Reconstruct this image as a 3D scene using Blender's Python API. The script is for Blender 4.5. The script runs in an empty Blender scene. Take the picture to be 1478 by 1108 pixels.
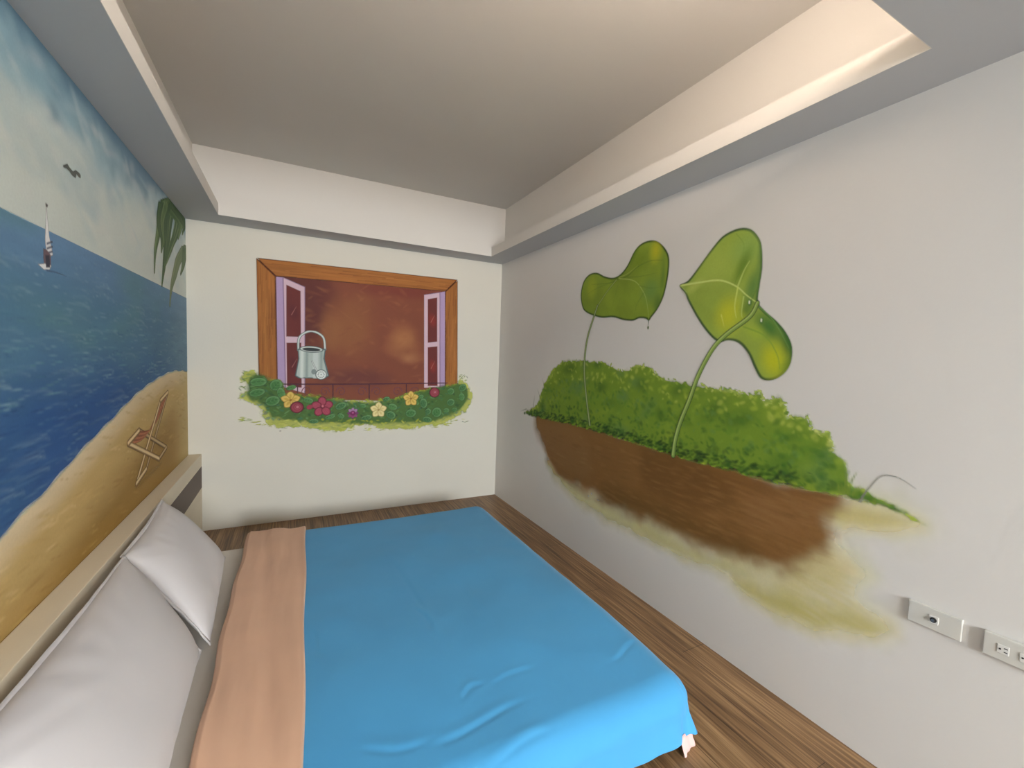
import bpy, bmesh, math, random
import numpy as np
from mathutils import Matrix, Vector

# ------------------------------------------------------------------ camera
F_PX, YAW, PITCH, ROLL = 617.95, 0.4743, -0.0611, 0.0347
CX, CY, CZ = 0.7171, -4.0301, 1.4491
_f = np.array([math.sin(YAW)*math.cos(PITCH), math.cos(YAW)*math.cos(PITCH), math.sin(PITCH)])
_r = np.array([math.cos(YAW), -math.sin(YAW), 0.0]); _u = np.cross(_r, _f)
R2 = _r*math.cos(ROLL)+_u*math.sin(ROLL); U2 = -_r*math.sin(ROLL)+_u*math.cos(ROLL)
scene = bpy.context.scene
cam_data = bpy.data.cameras.new('camera'); cam = bpy.data.objects.new('camera', cam_data)
scene.collection.objects.link(cam); scene.camera = cam
cam_data.sensor_width = 36.0; cam_data.lens = F_PX*36/1478; cam_data.clip_start = 0.02
m = Matrix.Identity(4)
for i in range(3):
    m[i][0] = R2[i]; m[i][1] = U2[i]; m[i][2] = -_f[i]; m[i][3] = (CX, CY, CZ)[i]
cam.matrix_world = m

# ------------------------------------------------------------------ light
scene.view_settings.view_transform = 'Standard'; scene.view_settings.look = 'None'
scene.view_settings.gamma = 1.0; scene.view_settings.use_curve_mapping = False
scene.view_settings.exposure = 0.0
world = bpy.data.worlds.new('world'); scene.world = world; world.use_nodes = True
world.node_tree.nodes['Background'].inputs[0].default_value = (0.62, 0.72, 0.85, 1)
world.node_tree.nodes['Background'].inputs[1].default_value = 1.0
WIN = (0.75, 2.45, 0.70, 2.20); YN = -7.2          # window in the near wall, behind the camera
def area(name, loc, sx, sy, power, color, rot):
    l = bpy.data.lights.new(name, 'AREA'); l.shape = 'RECTANGLE'; l.size = sx; l.size_y = sy
    l.energy = power; l.color = color
    o = bpy.data.objects.new(name, l); scene.collection.objects.link(o)
    o.location = loc; o.rotation_euler = rot
    return o
area('window_daylight', ((WIN[0]+WIN[1])/2, YN-1.1, 2.25), 3.0, 1.9,
     1010, (0.93, 0.97, 1.0), (math.radians(90-15), 0, 0))

# ------------------------------------------------------------------ room sizes
W, H = 2.625, 2.4
LX0, LX1, LY0, LY1, LT = 0.236, 2.389, -0.255, -3.404, 0.082   # opening in the dropped border, its thickness
HC = 2.88                                                       # raised ceiling
RX0, RX1, RY0, RY1 = 0.08, 2.549, -0.202, -3.60
HL, HD = 0.618, 0.086                                           # headboard ledge

# ------------------------------------------------------------------ helpers
def lin(c):
    c = np.asarray(c, float)/255.0
    return np.where(c <= 0.04045, c/12.92, ((c+0.055)/1.055)**2.4)
def link(o): scene.collection.objects.link(o); return o
def tag(o, label=None, cat=None, kind=None, group=None):
    if label: o['label'] = label
    if cat: o['category'] = cat
    if kind: o['kind'] = kind
    if group: o['group'] = group
    return o
def empty(name, loc, label, cat, group=None):
    o = bpy.data.objects.new(name, None); o.location = loc; o.empty_display_size = 0.05; link(o)
    return tag(o, label, cat, None, group)
def meshobj(name, verts, faces, mat, parent=None, smooth=False):
    me = bpy.data.meshes.new(name)
    me.from_pydata([tuple(v) for v in verts], [], [tuple(f) for f in faces]); me.update()
    if smooth: me.polygons.foreach_set('use_smooth', [True]*len(me.polygons))
    me.materials.append(mat)
    o = bpy.data.objects.new(name, me); link(o)
    if parent is not None:
        o.parent = parent
        o.matrix_parent_inverse = Matrix.Translation(-Vector(parent.location))
    return o
def bmobj(name, bm, mat, parent=None, smooth=False):
    me = bpy.data.meshes.new(name); bm.to_mesh(me); bm.free()
    if smooth: me.polygons.foreach_set('use_smooth', [True]*len(me.polygons))
    me.materials.append(mat)
    o = bpy.data.objects.new(name, me); link(o)
    if parent is not None:
        o.parent = parent
        o.matrix_parent_inverse = Matrix.Translation(-Vector(parent.location))
    return o
def addbox(bm, a, b, bevel=0.0, seg=2):
    r = bmesh.ops.create_cube(bm, size=1.0); vs = r['verts']
    for v in vs:
        v.co = Vector([(a[i]+b[i])/2 + v.co[i]*abs(b[i]-a[i]) for i in range(3)])
    if bevel:
        es = list({e for v in vs for e in v.link_edges})
        bmesh.ops.bevel(bm, geom=es, offset=bevel, segments=seg, profile=0.6, affect='EDGES')
def box(name, a, b, mat, parent=None, bevel=0.0, seg=2):
    bm = bmesh.new(); addbox(bm, a, b, bevel, seg); return bmobj(name, bm, mat, parent)
def addcyl(bm, c, r, depth, axis='x', seg=24, r2=None):
    ret = bmesh.ops.create_cone(bm, cap_ends=True, segments=seg, radius1=r, radius2=r if r2 is None else r2, depth=depth)
    rot = {'x': Matrix.Rotation(math.pi/2, 3, 'Y'), 'y': Matrix.Rotation(math.pi/2, 3, 'X'), 'z': Matrix.Identity(3)}[axis]
    for v in ret['verts']: v.co = rot @ v.co + Vector(c)

def material(name, col, rough=0.8, spec=0.3, var=0.0, vscale=3.0, bump=0.0, bscale=200.0, bdist=0.001, col2=None, stretch=None, sheen=0.0, detail=4):
    mt = bpy.data.materials.new(name); mt.use_nodes = True; nt = mt.node_tree; N = nt.nodes; L = nt.links
    b = N['Principled BSDF']; b.inputs['Roughness'].default_value = rough
    b.inputs['Specular IOR Level'].default_value = spec
    if sheen: b.inputs['Sheen Weight'].default_value = sheen
    b.inputs['Base Color'].default_value = (*col, 1)
    tc = N.new('ShaderNodeTexCoord'); mp = N.new('ShaderNodeMapping'); L.new(tc.outputs['Object'], mp.inputs[0])
    if stretch: mp.inputs['Scale'].default_value = stretch
    if var or col2 is not None:
        n = N.new('ShaderNodeTexNoise'); n.inputs['Scale'].default_value = vscale; n.inputs['Detail'].default_value = detail
        L.new(mp.outputs[0], n.inputs['Vector'])
        cr = N.new('ShaderNodeValToRGB'); L.new(n.outputs[0], cr.inputs[0])
        cr.color_ramp.elements[0].position = 0.32; cr.color_ramp.elements[1].position = 0.68
        c2 = col2 if col2 is not None else [c*(1-var) for c in col]
        cr.color_ramp.elements[0].color = (*c2, 1); cr.color_ramp.elements[1].color = (*col, 1)
        L.new(cr.outputs[0], b.inputs['Base Color'])
    if bump:
        n = N.new('ShaderNodeTexNoise'); n.inputs['Scale'].default_value = bscale; n.inputs['Detail'].default_value = 3
        L.new(tc.outputs['Object'], n.inputs['Vector'])
        bp = N.new('ShaderNodeBump'); bp.inputs['Strength'].default_value = bump; bp.inputs['Distance'].default_value = bdist
        L.new(n.outputs[0], bp.inputs['Height']); L.new(bp.outputs[0], b.inputs['Normal'])
    return mt

WALLC = (0.73, 0.705, 0.62)
M_wall = material('wall_paint', WALLC, 0.75, 0.25, var=0.03, vscale=2.0, bump=0.25, bscale=60, bdist=0.002)
M_wallr = material('wall_paint_right', (0.72, 0.70, 0.67), 0.55, 0.35, var=0.03, vscale=1.5, bump=0.3, bscale=45, bdist=0.002)
M_ceil = material('ceiling_paint', (0.72, 0.70, 0.66), 0.85, 0.2, var=0.03, vscale=1.2, bump=0.2, bscale=30, bdist=0.002)
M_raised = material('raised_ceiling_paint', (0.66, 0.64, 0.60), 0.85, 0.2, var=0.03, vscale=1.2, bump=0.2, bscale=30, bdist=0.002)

# floor: brown laminate with long thin streaks running along the room
def floor_material():
    mt = bpy.data.materials.new('streaked_laminate'); mt.use_nodes = True; nt = mt.node_tree; N = nt.nodes; L = nt.links
    b = N['Principled BSDF']; b.inputs['Roughness'].default_value = 0.42; b.inputs['Specular IOR Level'].default_value = 0.4
    tc = N.new('ShaderNodeTexCoord')
    def noise(scale3, s, det):
        mp = N.new('ShaderNodeMapping'); mp.inputs['Scale'].default_value = scale3; L.new(tc.outputs['Object'], mp.inputs[0])
        n = N.new('ShaderNodeTexNoise'); n.inputs['Scale'].default_value = s; n.inputs['Detail'].default_value = det
        L.new(mp.outputs[0], n.inputs['Vector']); return n
    n1 = noise((60, 1.6, 1), 1.6, 6); n2 = noise((11, 0.8, 1), 1.5, 3)
    ad = N.new('ShaderNodeMix'); ad.data_type = 'FLOAT'; ad.inputs[0].default_value = 0.35
    L.new(n1.outputs[0], ad.inputs[2]); L.new(n2.outputs[0], ad.inputs[3])
    cr = N.new('ShaderNodeValToRGB'); L.new(ad.outputs[0], cr.inputs[0])
    e = cr.color_ramp.elements
    e[0].position = 0.36; e[0].color = (0.105, 0.055, 0.026, 1)
    e[1].position = 0.66; e[1].color = (0.43, 0.265, 0.13, 1)
    k = e.new(0.5); k.color = (0.235, 0.130, 0.058, 1)
    # plank joints
    br = N.new('ShaderNodeTexBrick'); mp = N.new('ShaderNodeMapping'); mp.inputs['Rotation'].default_value = (0, 0, math.pi/2)
    L.new(tc.outputs['Object'], mp.inputs[0]); L.new(mp.outputs[0], br.inputs['Vector'])
    br.inputs['Scale'].default_value = 1.0; br.inputs['Brick Width'].default_value = 1.3; br.inputs['Row Height'].default_value = 0.19
    br.inputs['Mortar Size'].default_value = 0.0016; br.inputs['Color1'].default_value = (1, 1, 1, 1)
    br.inputs['Color2'].default_value = (0.86, 0.86, 0.86, 1); br.inputs['Mortar'].default_value = (0.35, 0.35, 0.35, 1)
    mx = N.new('ShaderNodeMix'); mx.data_type = 'RGBA'; mx.blend_type = 'MULTIPLY'; mx.inputs[0].default_value = 1
    L.new(cr.outputs[0], mx.inputs[6]); L.new(br.outputs['Color'], mx.inputs[7])
    L.new(mx.outputs[2], b.inputs['Base Color'])
    bp = N.new('ShaderNodeBump'); bp.inputs['Strength'].default_value = 0.15; bp.inputs['Distance'].default_value = 0.001
    L.new(n1.outputs[0], bp.inputs['Height']); L.new(bp.outputs[0], b.inputs['Normal'])
    return mt
M_floor = floor_material()

# ------------------------------------------------------------------ the setting
def struct(o): o['kind'] = 'structure'; return o
struct(box('floor', (-0.1, YN-0.1, -0.1), (W+0.1, 0.1, 0), M_floor))
struct(box('wall_back', (-0.1, 0, 0), (W+0.1, 0.1, HC+0.1), M_wall))
struct(box('wall_left', (-0.1, YN, 0), (0, 0, HC+0.1), M_wall))
struct(box('wall_right', (W, YN, 0), (W+0.1, 0, HC+0.1), M_wallr))
bm = bmesh.new()
addbox(bm, (-0.1, YN-0.1, 0), (WIN[0], YN, HC+0.1)); addbox(bm, (WIN[1], YN-0.1, 0), (W+0.1, YN, HC+0.1))
addbox(bm, (WIN[0], YN-0.1, 0), (WIN[1], YN, WIN[2])); addbox(bm, (WIN[0], YN-0.1, WIN[3]), (WIN[1], YN, HC+0.1))
struct(bmobj('wall_near', bm, material('bounce_dimming_brown', (0.20, 0.15, 0.11), 0.6, 0.3, var=0.2)))  # unseen wall, its dark brown made up to dim bounced daylight
M_alu = material('white_window_frame', (0.7, 0.7, 0.7), 0.4)
bm = bmesh.new()
for a, b in (((WIN[0], WIN[2]), (WIN[0]+0.05, WIN[3])), ((WIN[1]-0.05, WIN[2]), (WIN[1], WIN[3])),
             ((WIN[0]+0.05, WIN[2]), (WIN[1]-0.05, WIN[2]+0.05)), ((WIN[0]+0.05, WIN[3]-0.05), (WIN[1]-0.05, WIN[3])),
             (((WIN[0]+WIN[1])/2-0.025, WIN[2]+0.05), ((WIN[0]+WIN[1])/2+0.025, WIN[3]-0.05))):
    addbox(bm, (a[0], YN-0.08, a[1]), (b[0], YN-0.03, b[1]))
struct(bmobj('window_1', bm, M_alu))
# raised ceiling with its upright sides
bm = bmesh.new()
addbox(bm, (0, YN, HC), (W, 0, HC+0.1))
struct(bmobj('ceiling', bm, M_raised))
bm = bmesh.new()
addbox(bm, (0, RY1, H+LT), (RX0, 0, HC)); addbox(bm, (RX1, RY1, H+LT), (W, 0, HC))
addbox(bm, (RX0, RY0, H+LT), (RX1, 0, HC)); addbox(bm, (0, YN, H+LT), (W, RY1, HC))
struct(bmobj('trim_1', bm, M_ceil))
# dropped border around the opening
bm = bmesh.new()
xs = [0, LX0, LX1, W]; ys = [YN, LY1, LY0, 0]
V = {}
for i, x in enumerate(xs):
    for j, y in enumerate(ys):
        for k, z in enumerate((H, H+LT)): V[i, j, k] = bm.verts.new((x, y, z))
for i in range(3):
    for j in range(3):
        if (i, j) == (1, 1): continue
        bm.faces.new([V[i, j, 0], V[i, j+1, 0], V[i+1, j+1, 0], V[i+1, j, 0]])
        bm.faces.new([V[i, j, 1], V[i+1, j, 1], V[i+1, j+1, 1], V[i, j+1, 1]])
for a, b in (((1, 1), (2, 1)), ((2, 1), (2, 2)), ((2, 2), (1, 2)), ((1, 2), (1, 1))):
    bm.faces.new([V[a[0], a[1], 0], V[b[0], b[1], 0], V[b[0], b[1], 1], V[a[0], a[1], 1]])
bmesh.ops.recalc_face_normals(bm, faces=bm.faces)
lip = bmesh.new(); e_ = 0.002                       # lip faces of the border, left in the unshaded ceiling paint
addbox(lip, (LX0, LY1, H), (LX0+e_, LY0, H+LT)); addbox(lip, (LX1-e_, LY1, H), (LX1, LY0, H+LT))
addbox(lip, (LX0+e_, LY0-e_, H), (LX1-e_, LY0, H+LT)); addbox(lip, (LX0+e_, LY1, H), (LX1-e_, LY1+e_, H+LT))
struct(bmobj('trim_3', lip, M_ceil))
struct(bmobj('trim_2', bm, material('shaded_border_paint', (0.52, 0.535, 0.55), 0.85, 0.2, var=0.03, vscale=1.2, bump=0.2, bscale=30, bdist=0.002)))  # underside shade put into the colour: ceiling paint made darker and cooler

# light strip lying in the near trough of the ceiling cove
def emission(name, col, s):
    mt = bpy.data.materials.new(name); mt.use_nodes = True; nt = mt.node_tree
    b = nt.nodes['Principled BSDF']; b.inputs['Base Color'].default_value = (1, 1, 1, 1)
    b.inputs['Emission Color'].default_value = (*col, 1); b.inputs['Emission Strength'].default_value = s
    return mt
M_tube = emission('warm_tube', (1.0, 0.82, 0.68), 132.0)
M_plastic = material('white_plastic', (0.75, 0.74, 0.70), 0.35, 0.5)
def tube_light(x0, x1, y, label):
    t = empty('cove_light', ((x0+x1)/2, y, H+LT), label, 'light')
    box('base', (x0, y-0.02, H+LT+0.0005), (x1, y+0.02, H+LT+0.004), M_plastic, t)
    bm = bmesh.new(); addcyl(bm, ((x0+x1)/2, y, H+LT+0.018), 0.013, x1-x0-0.06, 'x', 16)
    bmobj('tube', bm, M_tube, t, True)
    for x in (x0+0.015, x1-0.015):
        box('end_cap', (x-0.014, y-0.015, H+LT+0.0045), (x+0.014, y+0.015, H+LT+0.034), M_plastic, t, 0.002)
tube_light(0.55, 2.12, -3.50, 'warm white tube lamp hidden in the near cove of the ceiling')

# ------------------------------------------------------------------ painting tools for the murals
def px_plane(plane, x, y):
    d = _f + R2*(x-739)/F_PX - U2*(y-554)/F_PX
    if plane == 'back': t = -CY/d[1]; return (CX+d[0]*t, CZ+d[2]*t)
    xx = W if plane == 'right' else 0.0
    t = (xx-CX)/d[0]; return (-(CY+d[1]*t), CZ+d[2]*t)
def mp(plane, pts, ox=0, oy=0, s=1.0): return [px_plane(plane, ox+x/s, oy+y/s) for x, y in pts]
def smooth(pts, n=5, closed=True):
    P = np.array(pts, float); N = len(P); out = []
    rng = range(N) if closed else range(N-1)
    for i in rng:
        if closed: p0, p1, p2, p3 = P[i-1], P[i], P[(i+1) % N], P[(i+2) % N]
        else: p0, p1, p2, p3 = P[max(i-1, 0)], P[i], P[i+1], P[min(i+2, N-1)]
        for k in range(n):
            t = k/n
            out.append(0.5*((2*p1)+(p2-p0)*t+(2*p0-5*p1+4*p2-p3)*t*t+(3*p1-p0-3*p2+p3)*t**3))
    if not closed: out.append(P[-1])
    return np.array(out)
def sstep(x): x = np.clip(x, 0, 1); return x*x*(3-2*x)
def vnoise(U, V, su, sv, seed, octv=3):
    rs = np.random.RandomState(seed); out = np.zeros_like(U); amp = 1.0; tot = 0
    for o in range(octv):
        G = rs.rand(64, 64); x = (U*su) % 63; y = (V*sv) % 63
        i = x.astype(int); j = y.astype(int); fx = sstep(x-i); fy = sstep(y-j)
        i1 = (i+1) % 64; j1 = (j+1) % 64
        out += amp*((G[i, j]*(1-fx)+G[i1, j]*fx)*(1-fy)+(G[i, j1]*(1-fx)+G[i1, j1]*fx)*fy)
        tot += amp; amp *= 0.5; su *= 2.03; sv *= 2.03
    return out/tot
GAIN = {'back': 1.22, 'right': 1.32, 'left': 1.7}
class Canvas:
    def __init__(s, plane, u0, u1, v0, v1, res):
        s.plane = plane; s.res = res
        s.nu = int(math.ceil((u1-u0)/res))+1; s.nv = int(math.ceil((v1-v0)/res))+1
        s.u = np.linspace(u0, u1, s.nu); s.v = np.linspace(v0, v1, s.nv)
        s.U, s.V = np.meshgrid(s.u, s.v, indexing='ij')
        s.C = np.zeros((s.nu, s.nv, 3)); s.A = np.zeros((s.nu, s.nv))
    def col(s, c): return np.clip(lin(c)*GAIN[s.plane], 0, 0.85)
    def comp(s, mask, c, sl=(slice(None), slice(None)), keep=False):
        """lay a colour over what is there; keep=True paints only on what is already covered"""
        c = np.asarray(c); a = mask; A = s.A[sl]; Cc = s.C[sl]
        if keep: na = A; w = a
        else:
            na = a+A*(1-a); w = np.where(na > 1e-6, a/np.maximum(na, 1e-6), 0)
        s.C[sl] = Cc*(1-w[..., None])+c*w[..., None]; s.A[sl] = na
    def sd(s, poly, sl=(slice(None), slice(None))):
        U = s.U[sl]; V = s.V[sl]; P = np.asarray(poly); d = np.full(U.shape, 1e9); ins = np.zeros(U.shape, bool)
        for k in range(len(P)):
            a = P[k-1]; b = P[k]; e = b-a; L = e@e+1e-12
            t = np.clip(((U-a[0])*e[0]+(V-a[1])*e[1])/L, 0, 1)
            d = np.minimum(d, np.hypot(U-a[0]-t*e[0], V-a[1]-t*e[1]))
            c = ((a[1] > V) != (b[1] > V))
            with np.errstate(divide='ignore', invalid='ignore'):
                xi = a[0]+(V-a[1])*(b[0]-a[0])/(b[1]-a[1]+1e-12)
            ins ^= c & (U < xi)
        return np.where(ins, d, -d)
    def win(s, u0, u1, v0, v1):
        i0 = max(0, np.searchsorted(s.u, u0)-1); i1 = min(s.nu, np.searchsorted(s.u, u1)+1)
        j0 = max(0, np.searchsorted(s.v, v0)-1); j1 = min(s.nv, np.searchsorted(s.v, v1)+1)
        return (slice(i0, max(i1, i0+1)), slice(j0, max(j1, j0+1)))
    def poly(s, P, c, soft=0.002, alpha=1.0, keep=False, rag=0.0, seed=1, rs=40):
        P = np.asarray(P); g = soft*2+rag+s.res
        sl = s.win(P[:, 0].min()-g, P[:, 0].max()+g, P[:, 1].min()-g, P[:, 1].max()+g)
        d = s.sd(P, sl)
        if rag: d = d+(vnoise(s.U[sl], s.V[sl], rs, rs, seed, 3)-0.5)*2*rag
        s.comp(sstep(d/soft*0.5+0.5)*alpha, s.col(c) if len(np.shape(c)) == 1 else c, sl, keep); return sl
    def dab(s, cu, cv, ru, rv, ang, c, alpha=1.0, soft=0.35, keep=False):
        r = max(ru, rv); sl = s.win(cu-r, cu+r, cv-r, cv+r)
        U = s.U[sl]-cu; V = s.V[sl]-cv; ca, sa = math.cos(ang), math.sin(ang)
        q = np.hypot((U*ca+V*sa)/ru, (-U*sa+V*ca)/rv)
        s.comp(sstep((1-q)/soft)*alpha, s.col(c), sl, keep)
    def stroke(s, pts, w0, w1, c, alpha=1.0, keep=False, soft=None):
        P = smooth(pts, 6, False) if len(pts) > 2 else np.array(pts, float)
        mw = max(w0, w1)+s.res*1.5
        sl = s.win(P[:, 0].min()-mw, P[:, 0].max()+mw, P[:, 1].min()-mw, P[:, 1].max()+mw)
        U = s.U[sl]; V = s.V[sl]; m = np.zeros(U.shape); n = len(P)-1
        for k in range(n):
            a, b = P[k], P[k+1]; e = b-a; t = np.clip(((U-a[0])*e[0]+(V-a[1])*e[1])/(e@e+1e-12), 0, 1)
            d = np.hypot(U-a[0]-t*e[0], V-a[1]-t*e[1]); w = w0+(w1-w0)*(k+t)/n
            m = np.maximum(m, np.clip((w-d)/(soft or s.res)+0.5, 0, 1)*np.clip(w/(0.4*s.res), 0, 1))
        s.comp(m*alpha, s.col(c), sl, keep)
    def build(s, name, parent, layer, mat):
        off = 0.0006+0.0006*layer; keep = s.A > 0.02
        Wt = (s.A > 0.004).astype(float)                # carry colour past the soft rim so it never fades to black
        for _ in range(4):
            P_ = np.pad(s.C*Wt[..., None], ((1, 1), (1, 1), (0, 0))); Q_ = np.pad(Wt, 1)
            n_ = P_[:-2, 1:-1]+P_[2:, 1:-1]+P_[1:-1, :-2]+P_[1:-1, 2:]; q_ = Q_[:-2, 1:-1]+Q_[2:, 1:-1]+Q_[1:-1, :-2]+Q_[1:-1, 2:]
            f_ = (Wt == 0) & (q_ > 0); s.C[f_] = n_[f_]/q_[f_][:, None]; Wt[f_] = 1
        cell = keep[:-1, :-1] | keep[1:, :-1] | keep[:-1, 1:] | keep[1:, 1:]
        idx = np.arange(s.nu*s.nv).reshape(s.nu, s.nv)
        F = np.stack([idx[:-1, :-1][cell], idx[1:, :-1][cell], idx[1:, 1:][cell], idx[:-1, 1:][cell]], 1)
        used = np.unique(F); remap = np.zeros(s.nu*s.nv, int); remap[used] = np.arange(len(used)); F = remap[F]
        u = s.U.ravel()[used]; v = s.V.ravel()[used]; z = np.full_like(u, off)
        co = {'back': np.stack([u, -z, v], 1), 'right': np.stack([W-z, -u, v], 1), 'left': np.stack([z, -u, v], 1)}[s.plane]
        if s.plane == 'right': F = F[:, ::-1]
        if s.plane == 'left': pass
        me = bpy.data.meshes.new(name); n = len(F)
        me.vertices.add(len(co)); me.vertices.foreach_set('co', co.astype(np.float32).ravel())
        me.loops.add(n*4); me.loops.foreach_set('vertex_index', F.astype(np.int32).ravel())
        me.polygons.add(n); me.polygons.foreach_set('loop_start', (np.arange(n)*4).astype(np.int32))
        me.update(calc_edges=True); me.validate()
        at = me.color_attributes.new('paint', 'FLOAT_COLOR', 'POINT')
        a = np.clip(s.A.ravel()[used], 0, 1)[:, None]; thin = 1-np.sqrt(1-a)   # thin paint: light crosses the film twice
        rgba = np.concatenate([np.clip(s.C.reshape(-1, 3)[used]*np.where(a > 1e-3, a/np.maximum(thin, 1e-4), 2.0), 0, 0.95), thin], 1)
        at.data.foreach_set('color', rgba.astype(np.float32).ravel())
        me.materials.append(mat)
        o = bpy.data.objects.new(name, me); link(o)
        if parent is not None:
            o.parent = parent; o.matrix_parent_inverse = Matrix.Translation(-Vector(parent.location))
        return o
def paint_material(name, rough, alpha=True):
    mt = bpy.data.materials.new(name); mt.use_nodes = True; nt = mt.node_tree; N = nt.nodes; L = nt.links
    b = N['Principled BSDF']; b.inputs['Roughness'].default_value = rough; b.inputs['Specular IOR Level'].default_value = 0.25
    at = N.new('ShaderNodeAttribute'); at.attribute_name = 'paint'
    tc = N.new('ShaderNodeTexCoord'); n = N.new('ShaderNodeTexNoise'); n.inputs['Scale'].default_value = 90
    n.inputs['Detail'].default_value = 4; L.new(tc.outputs['Object'], n.inputs['Vector'])
    mr = N.new('ShaderNodeMapRange'); mr.inputs['To Min'].default_value = 0.93; mr.inputs['To Max'].default_value = 1.07
    L.new(n.outputs[0], mr.inputs[0])
    vm = N.new('ShaderNodeVectorMath'); vm.operation = 'SCALE'; L.new(at.outputs['Color'], vm.inputs[0]); L.new(mr.outputs[0], vm.inputs['Scale'])
    L.new(vm.outputs[0], b.inputs['Base Color'])
    bp = N.new('ShaderNodeBump'); bp.inputs['Strength'].default_value = 0.3; bp.inputs['Distance'].default_value = 0.001
    L.new(n.outputs[0], bp.inputs['Height']); L.new(bp.outputs[0], b.inputs['Normal'])
    if alpha: L.new(at.outputs['Alpha'], b.inputs['Alpha'])
    return mt
M_paint = paint_material('mural_paint', 0.65)
rnd = random.Random(7)

# ================================================================== MURAL 1: beach, left wall
mural_l = empty('wall_mural', (0, -1.8, HL), 'beach mural of blue sea, pale sky and golden sand covering the left wall', 'mural')
LG = lambda pts, ox=0, oy=0, s=1.0: mp('left', pts, ox, oy, s)
U_END = 3.4
# sky
c = Canvas('left', 0.0, U_END, 1.78, H-0.001, 0.012)
sky = c.col((166, 173, 168)); blue = c.col((112, 140, 152)); dk = c.col((78, 104, 122))
n = vnoise(c.U, c.V, 2.3, 3.2, 3, 4); n2 = vnoise(c.U, c.V, 5, 6, 9, 3)
t = sstep((c.V-1.98+0.30*(n-0.5)*2)/0.30)*(0.55+0.45*sstep((c.U-0.9)/1.2))
base = sky*(1-t[..., None])+blue*t[..., None]
t2 = sstep((c.V-2.20+0.16*(n2-0.5)*2)/0.17)
base = base*(1-0.8*t2[..., None])+dk*0.8*t2[..., None]
c.C = base*(0.97+0.06*n2[..., None]); c.A[:] = 1
for k in range(220):
    uu = rnd.uniform(0, U_END); vv = rnd.uniform(1.85, 2.35)
    c.dab(uu, vv, rnd.uniform(.05, .16), rnd.uniform(.02, .05), rnd.uniform(-.6, .9),
          rnd.choice([(176, 180, 175), (150, 166, 168), (172, 172, 170), (128, 152, 160)]), 0.22, 0.9)
c.build('sky', mural_l, 0, M_paint)
# shoreline
shore = LG([(271, 536), (255, 535), (240, 539), (218, 552), (195, 570), (159, 607), (130, 636), (97, 672), (65, 708), (32, 740), (0, 775)])
sh = smooth(shore, 4, False); su, sv = sh[:, 0], sh[:, 1]; o_ = np.argsort(su); su, sv = su[o_], sv[o_]
slope_end = (sv[-1]-sv[-8])/(su[-1]-su[-8])
def shore_v(U): return np.where(U > su[-1], np.maximum(sv[-1]+slope_end*(U-su[-1]), 0.66), np.interp(U, su, sv))
# sand
c = Canvas('left', 0.0, U_END, HL-0.004, 1.32, 0.009)
S = shore_v(c.U); d = S-c.V
pale = c.col((176, 160, 130)); gold = c.col((156, 132, 84)); ochre = c.col((124, 96, 46)); far = c.col((150, 134, 92))
t = sstep((d-0.01)/0.14); t2 = sstep((d-0.15+0.12*(vnoise(c.U, c.V, 2, 9, 4)-.5))/0.26)*sstep((c.U+0.2)/0.9)
base = pale*(1-t[..., None])+gold*t[..., None]; base = base*(1-t2[..., None])+ochre*t2[..., None]
f = sstep((0.45-c.U)/0.45)[..., None]; base = base*(1-0.7*f)+far*0.7*f
c.C = base*(0.93+0.14*vnoise(c.U, c.V, 6, 26, 12, 4)[..., None]); c.A = sstep(d/0.012*0.5+0.5)
for k in range(420):
    uu = rnd.uniform(0, U_END); sv_ = float(shore_v(np.array(uu))); dd = rnd.uniform(0.03, 0.5); vv = sv_-dd
    if vv < 0.6: continue
    cc = rnd.choice([(178, 158, 116), (168, 144, 94), (146, 120, 70), (138, 110, 60)] if dd < .25 else [(132, 102, 52), (148, 120, 68), (116, 86, 40), (156, 130, 76)])
    c.dab(uu, vv, rnd.uniform(.04, .13), rnd.uniform(.004, .010), rnd.uniform(-.12, .30), cc, 0.45, 0.9, True)
c.build('sand', mural_l, 1, M_paint)
# sea
HZ = 1.811
c = Canvas('left', 0.0, U_END, 0.70, 1.83, 0.0075)
top = c.col((80, 110, 140)); mid = c.col((64, 98, 122)); low = c.col((30, 66, 112)); teal = c.col((74, 110, 116))
f = (HZ-c.V)
base = top*(1-sstep(f/0.25))[..., None]+mid*sstep(f/0.25)[..., None]
t = sstep((f-0.28+0.2*(vnoise(c.U, c.V, 1.3, 4, 21)-.5))/0.40)[..., None]; base = base*(1-t)+low*t
tt = (sstep((vnoise(c.U, c.V, 1.2, 3.5, 33)-.45)/.25)*0.6)[..., None]*(1-t*0.8); base = base*(1-tt)+teal*tt
rg = sstep((0.8-c.U)/0.8)[..., None]*0.5; base = base*(1-rg)+c.col((98, 120, 130))*rg
c.C = base*(0.9+0.2*vnoise(c.U, c.V, 5, 30, 8, 4)[..., None])
d = c.V-shore_v(c.U)+0.004*np.sin(c.U*30)
c.A = sstep((HZ-c.V)/0.006+0.5)*sstep(d/0.010*0.5+0.5)
for k in range(2200):
    uu = rnd.uniform(-.05, U_END); vv = HZ-0.015-abs(rnd.random()**0.9)*1.1; dep = min(1, (HZ-vv)/0.8)
    L_ = 0.02+0.10*dep*rnd.random()+0.03; th = 0.0022+0.007*dep*rnd.random()
    if dep < .35: cc = rnd.choice([(110, 136, 152), (66, 96, 126), (92, 118, 136), (72, 104, 124)])
    elif dep < .7: cc = rnd.choice([(86, 124, 134), (112, 140, 150), (44, 78, 112), (52, 92, 112), (74, 112, 116), (38, 70, 104)])
    else: cc = rnd.choice([(24, 56, 104), (36, 74, 118), (66, 98, 130), (30, 62, 96), (20, 50, 92), (84, 112, 136)])
    if float(vv) < float(shore_v(np.array(uu)))-0.03: continue
    c.dab(uu, vv, L_, th, rnd.uniform(-.22, .12), cc, rnd.uniform(.18, .5), 0.8, True)
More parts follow.
